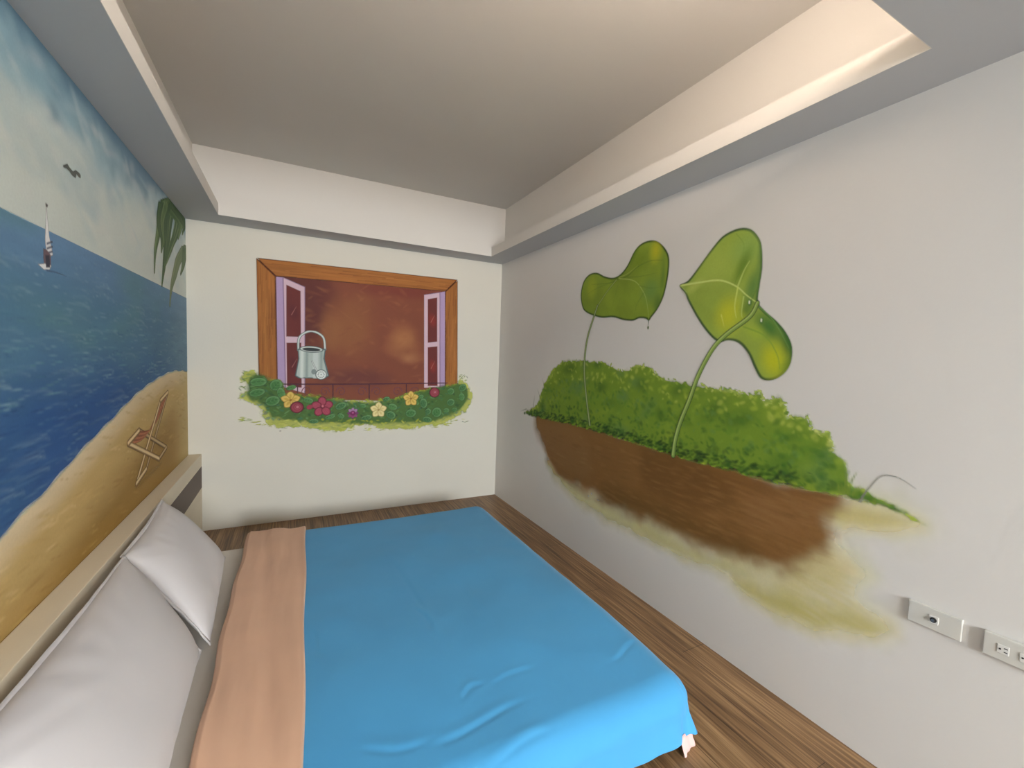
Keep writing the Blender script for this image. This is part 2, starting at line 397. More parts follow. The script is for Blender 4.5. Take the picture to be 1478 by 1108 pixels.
for k in range(150):   # paler crests
    uu = rnd.uniform(0, 2.7); vv = rnd.uniform(.95, 1.7)
    c.stroke([(uu-.09, vv-.004), (uu-.02, vv+rnd.uniform(.004, .010)), (uu+.10, vv-.003)], .0045, .0015, (128, 150, 160), rnd.uniform(.08, .22), True, .009)
c.build('sea', mural_l, 2, M_paint)
# palm fronds
c = Canvas('left', 0.0, 1.0, 1.55, H-0.001, 0.004)
Z1 = dict(ox=0, oy=200, s=3.077)
def frond(pts, cols, spread=9, n=34):
    for k in range(n):
        o = rnd.uniform(-spread, spread); q = [(x+o*(1-i/(len(pts)-1))*1.0+rnd.uniform(-2, 2), y+rnd.uniform(-8, 8)) for i, (x, y) in enumerate(pts)]
        c.stroke(LG(q, **Z1), rnd.uniform(.014, .028), 0.002, rnd.choice(cols), 0.7)
gr = [(62, 84, 52), (78, 98, 62), (46, 66, 42), (100, 118, 82), (52, 74, 50)]
frond([(750, 290), (715, 330), (700, 420), (688, 500), (684, 590)], gr, 14, 44)
frond([(755, 290), (745, 360), (738, 470), (728, 560), (717, 650)], gr, 22, 60)
frond([(765, 290), (790, 350), (780, 420), (752, 500), (730, 570)], gr, 22, 60)
frond([(745, 285), (775, 330), (800, 380), (790, 440)], gr, 34, 70)
frond([(730, 300), (715, 370), (722, 440), (715, 500)], gr, 26, 60)
frond([(770, 295), (805, 350), (815, 390), (808, 420)], gr, 14, 44)
frond([(818, 490), (790, 540), (772, 610), (758, 670), (752, 740)], [(90, 104, 78), (70, 86, 62), (110, 120, 92)], 12, 46)
frond([(820, 500), (812, 560), (800, 600)], [(90, 104, 78), (70, 86, 62)], 8, 24)
m_ = (c.V > H-0.003); c.A[m_] = 0
c.build('palm_frond', mural_l, 3, M_paint)
# sailing boat and bird
c = Canvas('left', 1.90, 2.25, 1.62, 1.98, 0.003)
c.stroke(LG([(65, 293), (66.5, 330), (67, 372)]), .0022, .0022, (90, 88, 86))
c.poly(LG([(65.5, 297), (69.5, 340), (75, 368), (66, 372), (63.5, 345)]), (206, 204, 196), .003)
for yy in (350, 357, 364): c.poly(LG([(66, yy), (74, yy-3), (75, yy), (66, yy+3)]), (58, 62, 78), .003)
c.poly(LG([(61, 358), (66, 360), (72, 368), (72, 385), (63, 386), (61, 372)]), (92, 76, 82), .003)
c.poly(LG([(53, 381), (62, 380), (73, 383), (70, 389), (62, 389)]), (196, 202, 206), .003)
c.poly(LG([(64, 368), (70, 368), (71, 386), (65, 386)]), (44, 46, 58), .003)
c.stroke(LG([(66, 390), (80, 393), (95, 399)]), .004, .001, (48, 72, 104), .7)
c.poly(LG([(64, 293), (68, 295), (67, 299), (64.5, 298)]), (60, 60, 60), .002)
c.build('sailing_boat', mural_l, 3, M_paint)
c = Canvas('left', 1.80, 2.02, 1.96, 2.16, 0.003)
c.poly(LG([(89.5, 238), (96, 236), (99, 241), (104, 247), (108, 245), (113, 249), (119, 258), (113, 256), (109, 251), (108, 257), (103, 253), (99, 247), (95, 243), (90, 241)]), (74, 78, 74), .003)
c.build('seagull', mural_l, 3, M_paint)
# empty beach chair
c = Canvas('left', 0.10, 1.60, 0.70, 1.36, 0.0045)
A1, B1, C1, D1 = LG([(231, 578), (196, 698), (184, 640), (229, 662)])
def par(p, k=1.0): return (p[0]-.17*k, p[1]+.035*k)
A2, B2, C2, D2 = [par(p) for p in (A1, B1, C1, D1)]
def line(p, q, w, col_, hi_): c.stroke([p, q], w, w, col_); c.stroke([(p[0]+.001, p[1]+.002), (q[0]+.001, q[1]+.002)], w*.45, w*.45, hi_)
c.poly(smooth([B1, (D1[0]-.02, D1[1]-.03), (D1[0]+.02, D1[1]-.05), (B1[0]-.05, B1[1]-.03)], 4), (112, 88, 46), .015, .5)
for p, q in ((A2, B2), (C2, D2), (D1, D2)): line(p, q, .015, (92, 70, 44), (156, 134, 98))
sag = lambda p, q, k: [(p[0]+(q[0]-p[0])*t, p[1]+(q[1]-p[1])*t-k*math.sin(math.pi*t)) for t in np.linspace(0, 1, 12)]
s1, s2 = sag(A1, C1, .085), sag(A2, C2, .085)
c.poly(s1+s2[::-1], (112, 64, 44), .003)
for k in range(6):
    if k % 2 == 0:
        f0, f1 = k/6, (k+1)/6
        c.poly([(p[0]+(q[0]-p[0])*f0, p[1]+(q[1]-p[1])*f0) for p, q in zip(s1, s2)]+[(p[0]+(q[0]-p[0])*f1, p[1]+(q[1]-p[1])*f1) for p, q in zip(s1, s2)][::-1], (148, 92, 62), .002)
for p, q in ((A1, B1), (C1, D1), (B1, B2), (A1, A2), (C1, C2)): line(p, q, .017, (104, 80, 50), (186, 164, 124))
c.build('beach_chair', mural_l, 4, M_paint)

# ================================================================== MURAL 2: window with flowers, back wall
mural_b = empty('wall_mural', (1.3, 0, 0.77), 'painted open window with brown frame, lilac shutters and flower bed on the back wall', 'mural')
Z3 = dict(ox=330, oy=350, s=3.821)
BK = lambda pts: mp('back', pts, **Z3)
c = Canvas('back', 0.43, 2.20, 0.95, 2.21, 0.006)
c.poly(BK([(162, 94), (1255, 213), (1255, 790), (172, 780)]), (92, 52, 28), .004)
c.poly(BK([(250, 180), (1200, 265), (1200, 880), (265, 860)]), (118, 66, 48), .004)
n = vnoise(c.U, c.V, 3, 3, 5, 4)
def wash(ctr, ru, rv, colr, a):
    p = BK([ctr])[0]; q = np.hypot((c.U-p[0])/ru, (c.V-p[1])/rv)+(n-.5)*.9
    c.comp(sstep((1-q)/0.8)*a, c.col(colr), keep=True)
wash((420, 350), .32, .6, (84, 42, 40), .9); wash((700, 500), .30, .40, (132, 84, 52), .8)
wash((960, 540), .24, .28, (158, 104, 66), .9); wash((990, 640), .20, .12, (172, 118, 78), .6)
wash((980, 270), .5, .10, (112, 54, 44), .9); wash((560, 480), .12, .25, (140, 92, 56), .6)
wash((700, 740), .55, .14, (96, 52, 48), .8)
for k in range(120):
    p = BK([(rnd.uniform(430, 1070), rnd.uniform(240, 780))])[0]
    c.dab(p[0], p[1], rnd.uniform(.03, .09), rnd.uniform(.01, .03), rnd.uniform(-.8, .8), rnd.choice([(136, 80, 54), (112, 62, 48), (150, 98, 64)]), .2, .9, True)
c.build('window_interior', mural_b, 0, M_paint)
# wooden frame, three painted boards
def board(pts, edge, seed, ang):
    c = Canvas('back', 0.43, 2.20, 0.98, 2.21, 0.0045)
    P = BK(pts); c.poly(P, (92, 52, 28), .003)
    P2 = np.array(P); ctr = P2.mean(0); d = c.sd(P2)
    m = sstep((d-.005)/.004)
    cb = c.col((150, 96, 46)); n1 = vnoise(c.U, c.V, *( (3, 60) if ang else (60, 3)), seed, 4)
    cc = cb*(0.72+0.5*n1)[..., None]
    w = m*(c.A > 0); c.C = c.C*(1-w[..., None])+cc*w[..., None]
    u = P2[:, 0]; v = P2[:, 1]
    for k in range(70):
        p = (rnd.uniform(u.min(), u.max()), rnd.uniform(v.min(), v.max())); l = rnd.uniform(.05, .16)
        if ang: q = [(p[0]-l, p[1]+l*.02), (p[0], p[1]+.004), (p[0]+l, p[1])]
        else: q = [(p[0], p[1]-l), (p[0]+.003, p[1]), (p[0], p[1]+l)]
        c.stroke(q, .003, .001, rnd.choice([(112, 62, 30), (176, 118, 62), (96, 52, 26), (168, 104, 50)]), .5, True)
    c.build('frame_board', mural_b, 1, M_paint)
board([(152, 83), (1263, 205), (1195, 270), (258, 185)], 1, 3, True)
board([(152, 83), (258, 185), (270, 790), (166, 780)], 1, 4, False)
board([(1263, 205), (1195, 270), (1195, 800), (1262, 800)], 1, 5, False)
lil = (190, 166, 186)
def shutter(strip, frame, panes, glint):
    c = Canvas('back', 0.55, 2.15, 0.98, 2.10, 0.004)
    c.poly(BK(frame), (196, 170, 182), .003)
    c.poly(BK(strip), (164, 142, 176), .003)
    c.stroke(BK([strip[1], strip[2]]) if glint > 0 else BK([strip[0], strip[3]]), .0035, .0035, (118, 96, 126))
    for p in panes:
        c.poly(BK(p), (98, 44, 42), .003)
        P = BK(p); ctr = np.mean(np.array(P), 0)
        c.dab(ctr[0], ctr[1], .05, .09, .2, (84, 38, 42) if glint > 0 else (128, 46, 40), .8, .8, True)
        c.stroke([(ctr[0]-.015, ctr[1]-.02), (ctr[0]+.02, ctr[1]+.05)], .0025, .001, (180, 120, 112), .6, True)
    c.stroke(BK([frame[0], frame[1]]), .003, .003, (130, 104, 128)); c.stroke(BK([frame[1], frame[2]]), .003, .003, (130, 104, 128))
    c.build('shutter', mural_b, 2, M_paint)
shutter([(262, 188), (300, 192), (314, 800), (272, 790)], [(300, 192), (420, 245), (420, 830), (314, 800)],
        [[(318, 232), (397, 268), (399, 520), (318, 518)], [(319, 552), (400, 552), (403, 800), (322, 790)]], 1)
shutter([(1165, 275), (1193, 270), (1192, 800), (1165, 800)], [(1078, 288), (1165, 275), (1165, 800), (1078, 800)],
        [[(1098, 312), (1150, 303), (1150, 546), (1098, 552)], [(1098, 577), (1151, 572), (1152, 790), (1098, 790)]], -1)
# balcony rail
c = Canvas('back', 0.60, 2.12, 1.0, 1.22, 0.003)
iron = (78, 44, 56)
c.stroke(BK([(300, 780), (700, 780), (1205, 774)]), .0048, .0048, iron)
for x in (575, 775, 980, 380): c.stroke(BK([(x, 780), (x, 868)]), .0045, .0045, iron)
for x, sgn in ((620, 1), (735, -1), (815, 1), (930, -1), (430, 1), (530, -1), (1030, 1), (1120, -1)):
    q = []
    for k in range(14):
        a = k/13*math.pi*2.6; r_ = 30*(1-k/16); q.append((x+sgn*(-r_*math.cos(a))*.9, 822-r_*math.sin(a)*.95))
    c.stroke(BK(q), .0035, .0022, (112, 62, 74))
c.build('balcony_rail', mural_b, 3, M_paint)
# watering can
c = Canvas('back', 0.62, 1.02, 1.14, 1.62, 0.003)
c.stroke(BK([(384, 592), (392, 520), (455, 488), (520, 520), (532, 590)]), .010, .010, (112, 124, 122)); c.stroke(BK([(384, 592), (392, 520), (455, 488), (520, 520), (532, 590)]), .005, .005, (190, 198, 194))
c.poly(BK([(380, 585), (384, 640), (365, 735), (385, 748), (530, 750), (555, 735), (530, 640), (536, 585)]), (84, 96, 96), .003)
c.poly(BK([(386, 592), (390, 640), (373, 732), (390, 742), (526, 744), (546, 732), (522, 640), (529, 592)]), (166, 178, 172), .003)
for (x, w, cc) in ((405, .012, (206, 212, 206)), (432, .010, (128, 142, 138)), (480, .02, (190, 198, 194)), (512, .010, (132, 146, 142))):
    c.stroke(BK([(x, 600), (x-2, 740)]), w, w, cc, .75, True, .012)
P = BK([(457, 588)])[0]
c.dab(P[0], P[1], .098, .030, -.03, (80, 92, 92), 1, .1); c.dab(P[0], P[1], .090, .024, -.03, (196, 204, 198), 1, .15); c.dab(P[0], P[1]-.002, .078, .017, -.03, (52, 58, 58), 1, .2)
c.stroke(BK([(460, 655), (482, 700), (500, 725)]), .006, .006, (92, 104, 104)); c.stroke(BK([(460, 655), (482, 700), (500, 725)]), .003, .003, (200, 206, 202))
P = BK([(470, 712)])[0]; c.dab(P[0], P[1], .022, .026, 0, (120, 132, 130), 1, .2)
P = BK([(510, 728)])[0]; c.dab(P[0], P[1], .048, .047, 0, (86, 98, 98), 1, .1); c.dab(P[0], P[1], .042, .041, 0, (204, 210, 206), 1, .15)
for k in range(10): a = k*.628; c.dab(P[0]+.024*math.cos(a), P[1]+.024*math.sin(a), .0055, .0055, 0, (96, 108, 108), 1, .5)
c.dab(P[0], P[1], .006, .006, 0, (96, 108, 108), 1, .5)
c.build('watering_can', mural_b, 4, M_paint)
# flower bed foliage
c = Canvas('back', 0.30, 2.40, 0.73, 1.28, 0.0045)
out = [(70, 745), (105, 712), (150, 695), (170, 742), (225, 750), (300, 770), (312, 830), (420, 838), (560, 858), (720, 872), (900, 855), (1080, 805), (1190, 792), (1262, 770), (1290, 745),
       (1325, 800), (1340, 870), (1300, 935), (1190, 1000), (1050, 1020), (880, 1030), (760, 1005), (650, 1030), (520, 1040), (400, 1015), (280, 1020), (190, 975), (165, 905), (90, 865), (60, 850), (110, 800)]
P = smooth(BK(out), 4); c.poly(P, (150, 158, 50), .012, .85, rag=.030, seed=8, rs=26)
inn = smooth(BK([(110, 760), (160, 720), (220, 752), (300, 775), (315, 835), (440, 848), (720, 880), (900, 862), (1080, 812), (1262, 780), (1315, 810), (1310, 880), (1260, 930), (1120, 985), (880, 1000), (620, 995), (380, 985), (240, 960), (190, 900), (110, 850)]), 4)
c.poly(inn, (62, 96, 48), .02, .95, rag=.022, seed=18, rs=26)
inarr = np.array(inn)
for k in range(700):
    x = rnd.uniform(70, 1330); y = rnd.uniform(740, 1030); p = BK([(x, y)])[0]
    low_ = y > 975
    cc = rnd.choice([(160, 166, 44), (140, 150, 48), (108, 130, 46), (176, 178, 70)] if low_ else [(52, 90, 48), (40, 76, 44), (84, 124, 66), (70, 110, 58), (58, 104, 76), (36, 66, 40), (96, 136, 84)])
    c.dab(p[0], p[1], rnd.uniform(.010, .036), rnd.uniform(.005, .014), rnd.uniform(-.9, .9), cc, .7, .6, True)
for k in range(90):   # loose grassy dashes along the lower rim
    x = rnd.uniform(60, 1330); y = 965+60*math.sin(math.pi*min(max((x-60)/1270, 0), 1))**.5+rnd.uniform(-14, 12); p = BK([(x, y)])[0]
    c.dab(p[0], p[1], rnd.uniform(.02, .045), rnd.uniform(.003, .007), rnd.uniform(-.3, .3), rnd.choice([(158, 164, 60), (120, 140, 56), (170, 172, 76)]), .8, .6)
for x, y in ((95, 720), (120, 735), (85, 760), (1285, 735), (1300, 750), (75, 800)):
    for k in range(5): p = BK([(x+rnd.uniform(-15, 15), y+rnd.uniform(-12, 12))])[0]; c.dab(p[0], p[1], .02, .006, rnd.uniform(-.9, .9), rnd.choice([(130, 148, 70), (96, 120, 60)]), .8, .6)
for x, y, r_, a in ((55, 858, 9, 0), (285, 1038, 8, 0), (685, 1050, 8, 0), (1290, 985, 6, 0)):
    p = BK([(x, y)])[0]; c.dab(p[0], p[1], .012, .006, 0, (140, 134, 126), .7, .6)
LEAVES = [(165, 768, .062, .036, .1), (158, 826, .060, .032, .25), (262, 785, .050, .045, .9), (243, 872, .056, .042, .3), (290, 830, .030, .05, .2),
          (345, 800, .04, .02, .3), (440, 870, .04, .024, -.2), (620, 900, .05, .03, .4), (740, 900, .03, .02, 0), (870, 862, .034, .022, .3), (905, 905, .044, .030, -.3), (895, 950, .046, .036, -.5),
          (1005, 940, .052, .040, .1), (1075, 885, .036, .050, .2), (1095, 975, .048, .028, -.2), (1148, 935, .050, .050, .7), (1100, 930, .03, .03, 0), (1225, 820, .038, .034, .2), (1225, 880, .042, .036, .2),
          (1290, 800, .044, .036, .5), (1285, 850, .032, .040, .2), (1200, 925, .032, .024, 0), (1245, 920, .030, .02, .2), (560, 960, .045, .02, .3), (470, 985, .04, .02, 0), (760, 965, .05, .022, .2), (620, 955, .03, .022, -.5), (1060, 850, .03, .02, .3)]
for x, y, ru, rv, a in LEAVES:
    p = BK([(x, y)])[0]
    c.dab(p[0], p[1], ru*1.06, rv*1.08, a, (34, 62, 38), 1, .12); c.dab(p[0], p[1], ru, rv, a, (96, 138, 88), 1, .15)
    c.dab(p[0]-.004, p[1]-.003, ru*.90, rv*.88, a, rnd.choice([(62, 108, 58), (70, 116, 64), (58, 100, 60)]), 1, .35)
    ca, sa = math.cos(a), math.sin(a)
    c.stroke([(p[0]-ru*.9*ca, p[1]-ru*.9*sa), (p[0], p[1]+.003), (p[0]+ru*.9*ca, p[1]+ru*.9*sa)], .0025, .0015, (40, 76, 44), .8)
    for s_ in (-1, 1):
        for q in (-.3, .2): c.stroke([(p[0]+q*ru*ca, p[1]+q*ru*sa), (p[0]+(q+.35)*ru*ca-s_*rv*.6*sa, p[1]+(q+.35)*ru*sa+s_*rv*.6*ca)], .0016, .001, (110, 150, 96), .5)
c.build('foliage', mural_b, 4, M_paint)
def flower(x, y, kind, lay):
    p = BK([(x, y)])[0]; c = Canvas('back', p[0]-.13, p[0]+.13, p[1]-.13, p[1]+.13, 0.003)
    if kind in ('gold', 'cream'):
        c1, c2, c3 = ((180, 148, 66), (206, 178, 96), (136, 98, 36)) if kind == 'gold' else ((196, 180, 118), (214, 202, 146), (150, 126, 66))
        for k in range(5):
            a = k*1.2566+(.35 if kind == 'gold' else .3); R = .078
            tip = (p[0]+R*math.cos(a), p[1]+R*.95*math.sin(a))
            def q(t, w): return (p[0]+R*t*math.cos(a)-w*math.sin(a), p[1]+R*t*math.sin(a)+w*math.cos(a))
            pp = smooth([q(.05, -.010), q(.5, -.030), q(.8, -.020), tip, q(.8, .020), q(.5, .030), q(.05, .010)], 4)
            c.poly(pp, c3, .004); c.poly((np.array(pp)-np.mean(pp, 0))*.86+np.mean(pp, 0), c2, .006); c.dab(*q(.42, 0), .030, .013, a, c1, .9, .7, True)
        c.dab(p[0], p[1], .013, .013, 0, c3, .9, .6)
    elif kind == 'rose':
        c.dab(p[0], p[1], .056, .054, 0, (84, 34, 42), 1, .12); c.dab(p[0], p[1], .050, .048, 0, (142, 62, 74), 1, .3)
        for r_, cc in ((.037, (104, 40, 50)), (.031, (158, 76, 88)), (.020, (112, 40, 54)), (.014, (176, 110, 118))): c.dab(p[0]+.004, p[1]+.003, r_, r_*.9, .4, cc, .9, .35)
    elif kind == 'purple':
        for k in range(8): a = k*.785; c.dab(p[0]+.030*math.cos(a), p[1]+.030*math.sin(a), .024, .016, a, rnd.choice([(150, 118, 150), (104, 56, 92), (124, 62, 100)]), 1, .4)
        c.dab(p[0], p[1], .028, .028, 0, (104, 36, 78), 1, .4); c.dab(p[0], p[1]+.004, .012, .012, 0, (176, 90, 140), .9, .6)
    else:
        for k in range(5):
            a = k*1.2566+.35; q = (p[0]+.048*math.cos(a), p[1]+.048*math.sin(a))
            c.dab(*q, .045, .038, a, (100, 38, 52), 1, .12); c.dab(*q, .040, .033, a, (154, 68, 86), 1, .35)
            for o in (-.4, 0, .4): c.stroke([(p[0]+.015*math.cos(a+o), p[1]+.015*math.sin(a+o)), (p[0]+.075*math.cos(a+o*.6), p[1]+.075*math.sin(a+o*.6))], .002, .001, (108, 38, 56), .6, True)
        c.dab(p[0]-.10, p[1]+.0, .030, .024, .4, (140, 58, 74), 1, .3); c.dab(p[0], p[1], .020, .020, 0, (92, 30, 46), 1, .5); c.dab(p[0]+.002, p[1]+.006, .012, .014, 0, (186, 104, 116), 1, .5)
    return c.build('flower', mural_b, lay, M_paint)
for k_, a in enumerate(((342, 868, 'gold'), (377, 908, 'rose'), (517, 905, 'hibiscus'), (685, 940, 'purple'), (826, 922, 'cream'), (1005, 860, 'gold'), (1135, 826, 'rose'))): flower(*a, 5+0.4*k_)

# ================================================================== MURAL 3: path, hedge and giant leaves, right wall
mural_r = empty('wall_mural', (W, -2.0, 0.5), 'painted garden path, green hedge and two giant heart leaves on the right wall', 'mural')
RT = lambda pts, ox=0, oy=0, s=1.0: mp('right', pts, ox, oy, s)
ground = [(757, 597), (780, 603), (832, 614), (900, 634), (992, 663), (1067, 682), (1117, 696), (1180, 708), (1222, 717), (1277, 729), (1335, 757)]
c = Canvas('right', 0.40, 3.68, 0.26, 1.20, 0.007)
n = vnoise(c.U, c.V, 5, 12, 6, 4)
olive = smooth(RT([(930, 655), (1120, 700), (1222, 722), (1277, 734), (1322, 754), (1290, 758), (1236, 752), (1212, 775), (1240, 820), (1232, 850), (1268, 890), (1255, 908), (1205, 902), (1150, 890), (1096, 862), (1045, 826), (985, 788), (900, 746), (850, 712), (805, 672), (795, 645), (810, 625)]), 4)
c.poly(olive, (176, 168, 124), .12, .84, rag=.05, seed=31, rs=10)
for pts, cc, a in (([(1060, 835), (1150, 860), (1230, 885), (1285, 905), (1255, 920), (1170, 903), (1100, 875)], (162, 154, 84), .85),
                   ([(1190, 735), (1240, 735), (1290, 745), (1330, 757), (1280, 762), (1220, 755)], (172, 160, 92), .8),
                   ([(790, 665), (850, 712), (930, 755), (1000, 790), (1060, 820), (1010, 815), (900, 765), (820, 715)], (158, 150, 88), .7),
                   ([(1150, 780), (1200, 790), (1250, 830), (1200, 850), (1140, 840)], (184, 172, 124), .7)):
    c.poly(smooth(RT(pts), 4), cc, .06, a, rag=.03, seed=len(pts)*7, rs=9)
brown = smooth(RT([(772, 594), (832, 604), (992, 652), (1117, 686), (1212, 716), (1189, 745), (1203, 775), (1185, 800), (1134, 822), (1059, 803), (992, 778), (925, 745), (845, 707), (800, 680), (783, 645)]), 4)
c.poly(brown, (116, 82, 42), .055, 1.0, rag=.045, seed=77, rs=11)
for pts, cc, a in (([(780, 610), (840, 622), (850, 690), (800, 665)], (122, 90, 52), .7), ([(1080, 705), (1190, 725), (1150, 775), (1080, 750)], (128, 92, 54), .6),
                   ([(880, 700), (1000, 745), (1090, 790), (1060, 800), (950, 755), (870, 725)], (92, 66, 28), .7), ([(1000, 668), (1100, 695), (1190, 716), (1090, 712), (1000, 690)], (98, 66, 30), .6),
                   ([(930, 640), (1010, 672), (1060, 720), (1000, 735), (930, 700)], (92, 62, 26), .6)):
    c.poly(smooth(RT(pts), 4), cc, .06, a, keep=False, rag=.02, seed=len(pts)*3+int(pts[0][0]), rs=12)
for k in range(700):
    x = rnd.uniform(780, 1200); gy = np.interp(x, [g[0] for g in ground], [g[1] for g in ground]); y = gy+8+rnd.random()*95
    p = RT([(x, y)])[0]
    c.dab(p[0], p[1], rnd.uniform(.03, .09), rnd.uniform(.005, .014), rnd.uniform(-.12, .12), rnd.choice([(132, 96, 54), (112, 78, 38), (138, 104, 62), (100, 70, 32), (122, 86, 44)]), .26*float(np.clip((830-y)/60, .1, 1)), .9, True)
for k in range(160):
    x = rnd.uniform(1150, 1270); y = rnd.uniform(830, 900); p = RT([(x, y)])[0]
    c.dab(p[0], p[1], rnd.uniform(.04, .12), rnd.uniform(.006, .016), rnd.uniform(-.2, .1), rnd.choice([(180, 172, 128), (168, 160, 100), (186, 180, 142)]), .22, .9, True)
c.build('path', mural_r, 0, M_paint)
# hedge
c = Canvas('right', 0.45, 3.55, 0.90, 1.62, 0.0055)
topl = [(757, 595), (775, 585), (783, 562), (795, 538), (812, 523), (832, 521), (870, 524), (900, 536), (922, 527), (940, 533), (953, 545), (1000, 556), (1040, 562), (1060, 566), (1082, 570), (1097, 566), (1104, 582),
        (1122, 574), (1133, 584), (1136, 602), (1164, 604), (1172, 618), (1197, 629), (1202, 648), (1220, 664), (1226, 696), (1243, 704), (1264, 716), (1290, 732), (1335, 757)]
hed = np.array(smooth(RT(topl), 3, False).tolist()+RT(ground[::-1][1:]))
c.poly(hed, (150, 164, 52), .008, .9, rag=.022, seed=41, rs=34)
c.poly(hed, (98, 126, 36), .016, .95, rag=.018, seed=43, rs=30)
gu = np.array(RT(ground)); tu = np.array(RT(topl))
for k in range(60):
    uu = rnd.uniform(.6, 3.2); g = np.interp(uu, gu[:, 0], gu[:, 1]); tp = np.interp(uu, tu[:, 0], tu[:, 1])
    c.dab(uu, g+(tp-g)*rnd.random(), rnd.uniform(.06, .16), rnd.uniform(.04, .08), rnd.uniform(-.3, .9), rnd.choice([(60, 98, 28), (128, 148, 44), (44, 82, 24), (112, 136, 40), (84, 116, 60)]), .6, .95, True)
for k in range(1500):
    uu = rnd.uniform(.5, 3.36); g = np.interp(uu, gu[:, 0], gu[:, 1]); tp = np.interp(uu, tu[:, 0], tu[:, 1]); hgt = max(tp-g, .02)
    q = rnd.random(); vv = g+q*hgt
    if q < .30: cols = [(34, 72, 20), (46, 86, 26), (64, 102, 30), (52, 92, 40), (30, 62, 30)]
    elif q < .72: cols = [(80, 118, 34), (62, 100, 30), (98, 130, 40), (112, 138, 44), (54, 92, 30), (86, 120, 60)]
    else: cols = [(128, 150, 48), (150, 166, 62), (104, 132, 40), (166, 176, 78), (92, 122, 36)]
    r_ = rnd.uniform(.010, .032)
    c.dab(uu, vv, r_, r_*rnd.uniform(.4, .8), rnd.uniform(-1.3, 1.3), rnd.choice(cols), .45, .75, True)
for k in range(130):   # leaf tips breaking the upper rim
    i = rnd.randrange(4, len(topl)-6); uu = rnd.uniform(min(tu[i-1, 0], tu[i, 0]), max(tu[i-1, 0], tu[i, 0])); vv = np.interp(uu, tu[:, 0], tu[:, 1])+rnd.uniform(-.015, .014)
    c.dab(uu, vv, rnd.uniform(.009, .018), rnd.uniform(.005, .009), rnd.uniform(-1.2, 1.2), rnd.choice([(148, 164, 70), (120, 142, 52), (166, 174, 90), (96, 124, 40)]), .85, .5)
for k in range(500):   # shaded foot of the hedge
    uu = rnd.uniform(.62, 3.0); g = np.interp(uu, gu[:, 0], gu[:, 1]); c.dab(uu, g+rnd.uniform(.0, .06), rnd.uniform(.012, .04), .009, rnd.uniform(-.1, .8), rnd.choice([(28, 58, 18), (42, 78, 24), (22, 46, 26)]), .55, .7, True)
c.A *= np.where(c.V < np.interp(c.U, gu[:, 0], gu[:, 1])-.006, 0.0, 1.0)
for x0, y0, x1, y1 in ((760, 590, 752, 593), (770, 586, 772, 570), (780, 575, 776, 561), (786, 560, 783, 545)): c.stroke(RT([(x0, y0), (x1, y1)]), .005, .001, (118, 128, 66), .8)
for q in ([(1219, 712), (1222, 690), (1227, 678)], [(1224, 712), (1230, 693), (1238, 680)], [(1216, 712), (1216, 697)], [(1262, 727), (1263, 716)], [(1231, 714), (1236, 706), (1243, 700)], [(1212, 710), (1209, 696)]):
    c.stroke(RT(q), .0055, .001, (104, 124, 44), .85)
c.build('hedge', mural_r, 1, M_paint)
c = Canvas('right', 3.05, 3.50, 0.95, 1.20, 0.0035)
c.stroke(RT([(1240, 727), (1247, 714), (1258, 700), (1272, 687), (1290, 687), (1306, 694), (1322, 705)]), .0042, .0012, (112, 112, 104), .9)
c.build('grass_blade', mural_r, 2, M_paint)

def leaf(outline, conv, bounds, base, veins, shades, rim, rs_):
    c = Canvas('right', *bounds, 0.004)
    P = smooth(conv(outline), 5); c.poly(P, rim, .004); d = c.sd(np.array(P))
    n1 = vnoise(c.U, c.V, 7, 7, rs_, 4)
    m = sstep((d-.008)/.008); col_ = c.col(base)*(0.78+0.44*n1)[..., None]
    c.C = c.C*(1-m[..., None])+col_*m[..., None]
    for (x, y, ru, rv, a, cc, al) in shades:
        p = conv([(x, y)])[0]; c.dab(p[0], p[1], ru, rv, a, cc, al, .95, True)
    for q, w, cc, al in veins: c.stroke(conv(q), w, w*.35, cc, al, True)
    mk = (d > -.004); c.A *= mk
    return c
ZL = lambda pts: RT(pts, 820, 330, 5.833)
out = [(150, 700), (122, 660), (108, 560), (130, 450), (180, 385), (245, 370), (310, 400), (380, 412), (440, 385), (500, 310), (560, 190), (620, 125), (700, 97), (770, 115), (830, 180), (855, 260), (845, 400), (810, 560), (760, 670), (705, 745),
       (682, 775), (655, 758), (600, 755), (550, 775), (470, 770), (380, 745), (290, 750), (210, 730)]
c = leaf(out, ZL, (1.35, 2.32, 1.50, 2.20), (112, 132, 42),
    [([(410, 430), (500, 400), (590, 320), (700, 270), (800, 265)], .003, (70, 92, 30), .8), ([(430, 420), (560, 440), (640, 540), (670, 650), (682, 770)], .003, (146, 162, 84), .9),
     ([(500, 410), (620, 400), (760, 370)], .0025, (78, 100, 34), .7), ([(600, 480), (700, 500), (800, 490)], .0025, (84, 106, 40), .6), ([(405, 440), (330, 460), (200, 470)], .003, (80, 104, 34), .7),
     ([(400, 440), (250, 500), (150, 560)], .0025, (84, 108, 40), .6), ([(640, 540), (580, 640), (560, 740)], .0025, (84, 108, 44), .6), ([(430, 410), (500, 380), (590, 310)], .003, (146, 158, 80), .7),
     ([(420, 480), (400, 560), (360, 700)], .002, (86, 112, 42), .6)],
    [(740, 190, .07, .10, 0, (160, 160, 34), .9), (200, 500, .08, .12, 0, (136, 148, 40), .8), (600, 280, .12, .10, .5, (96, 116, 28), .7), (700, 520, .12, .12, 0, (92, 124, 58), .8), (760, 640, .06, .1, 0, (68, 98, 40), .8),
     (560, 200, .04, .12, -.5, (70, 96, 24), .7), (350, 600, .09, .08, 0, (120, 140, 44), .6), (420, 400, .09, .03, .3, (68, 92, 28), .6), (800, 400, .03, .15, 0, (76, 104, 44), .6)],
    (58, 78, 32), 51)
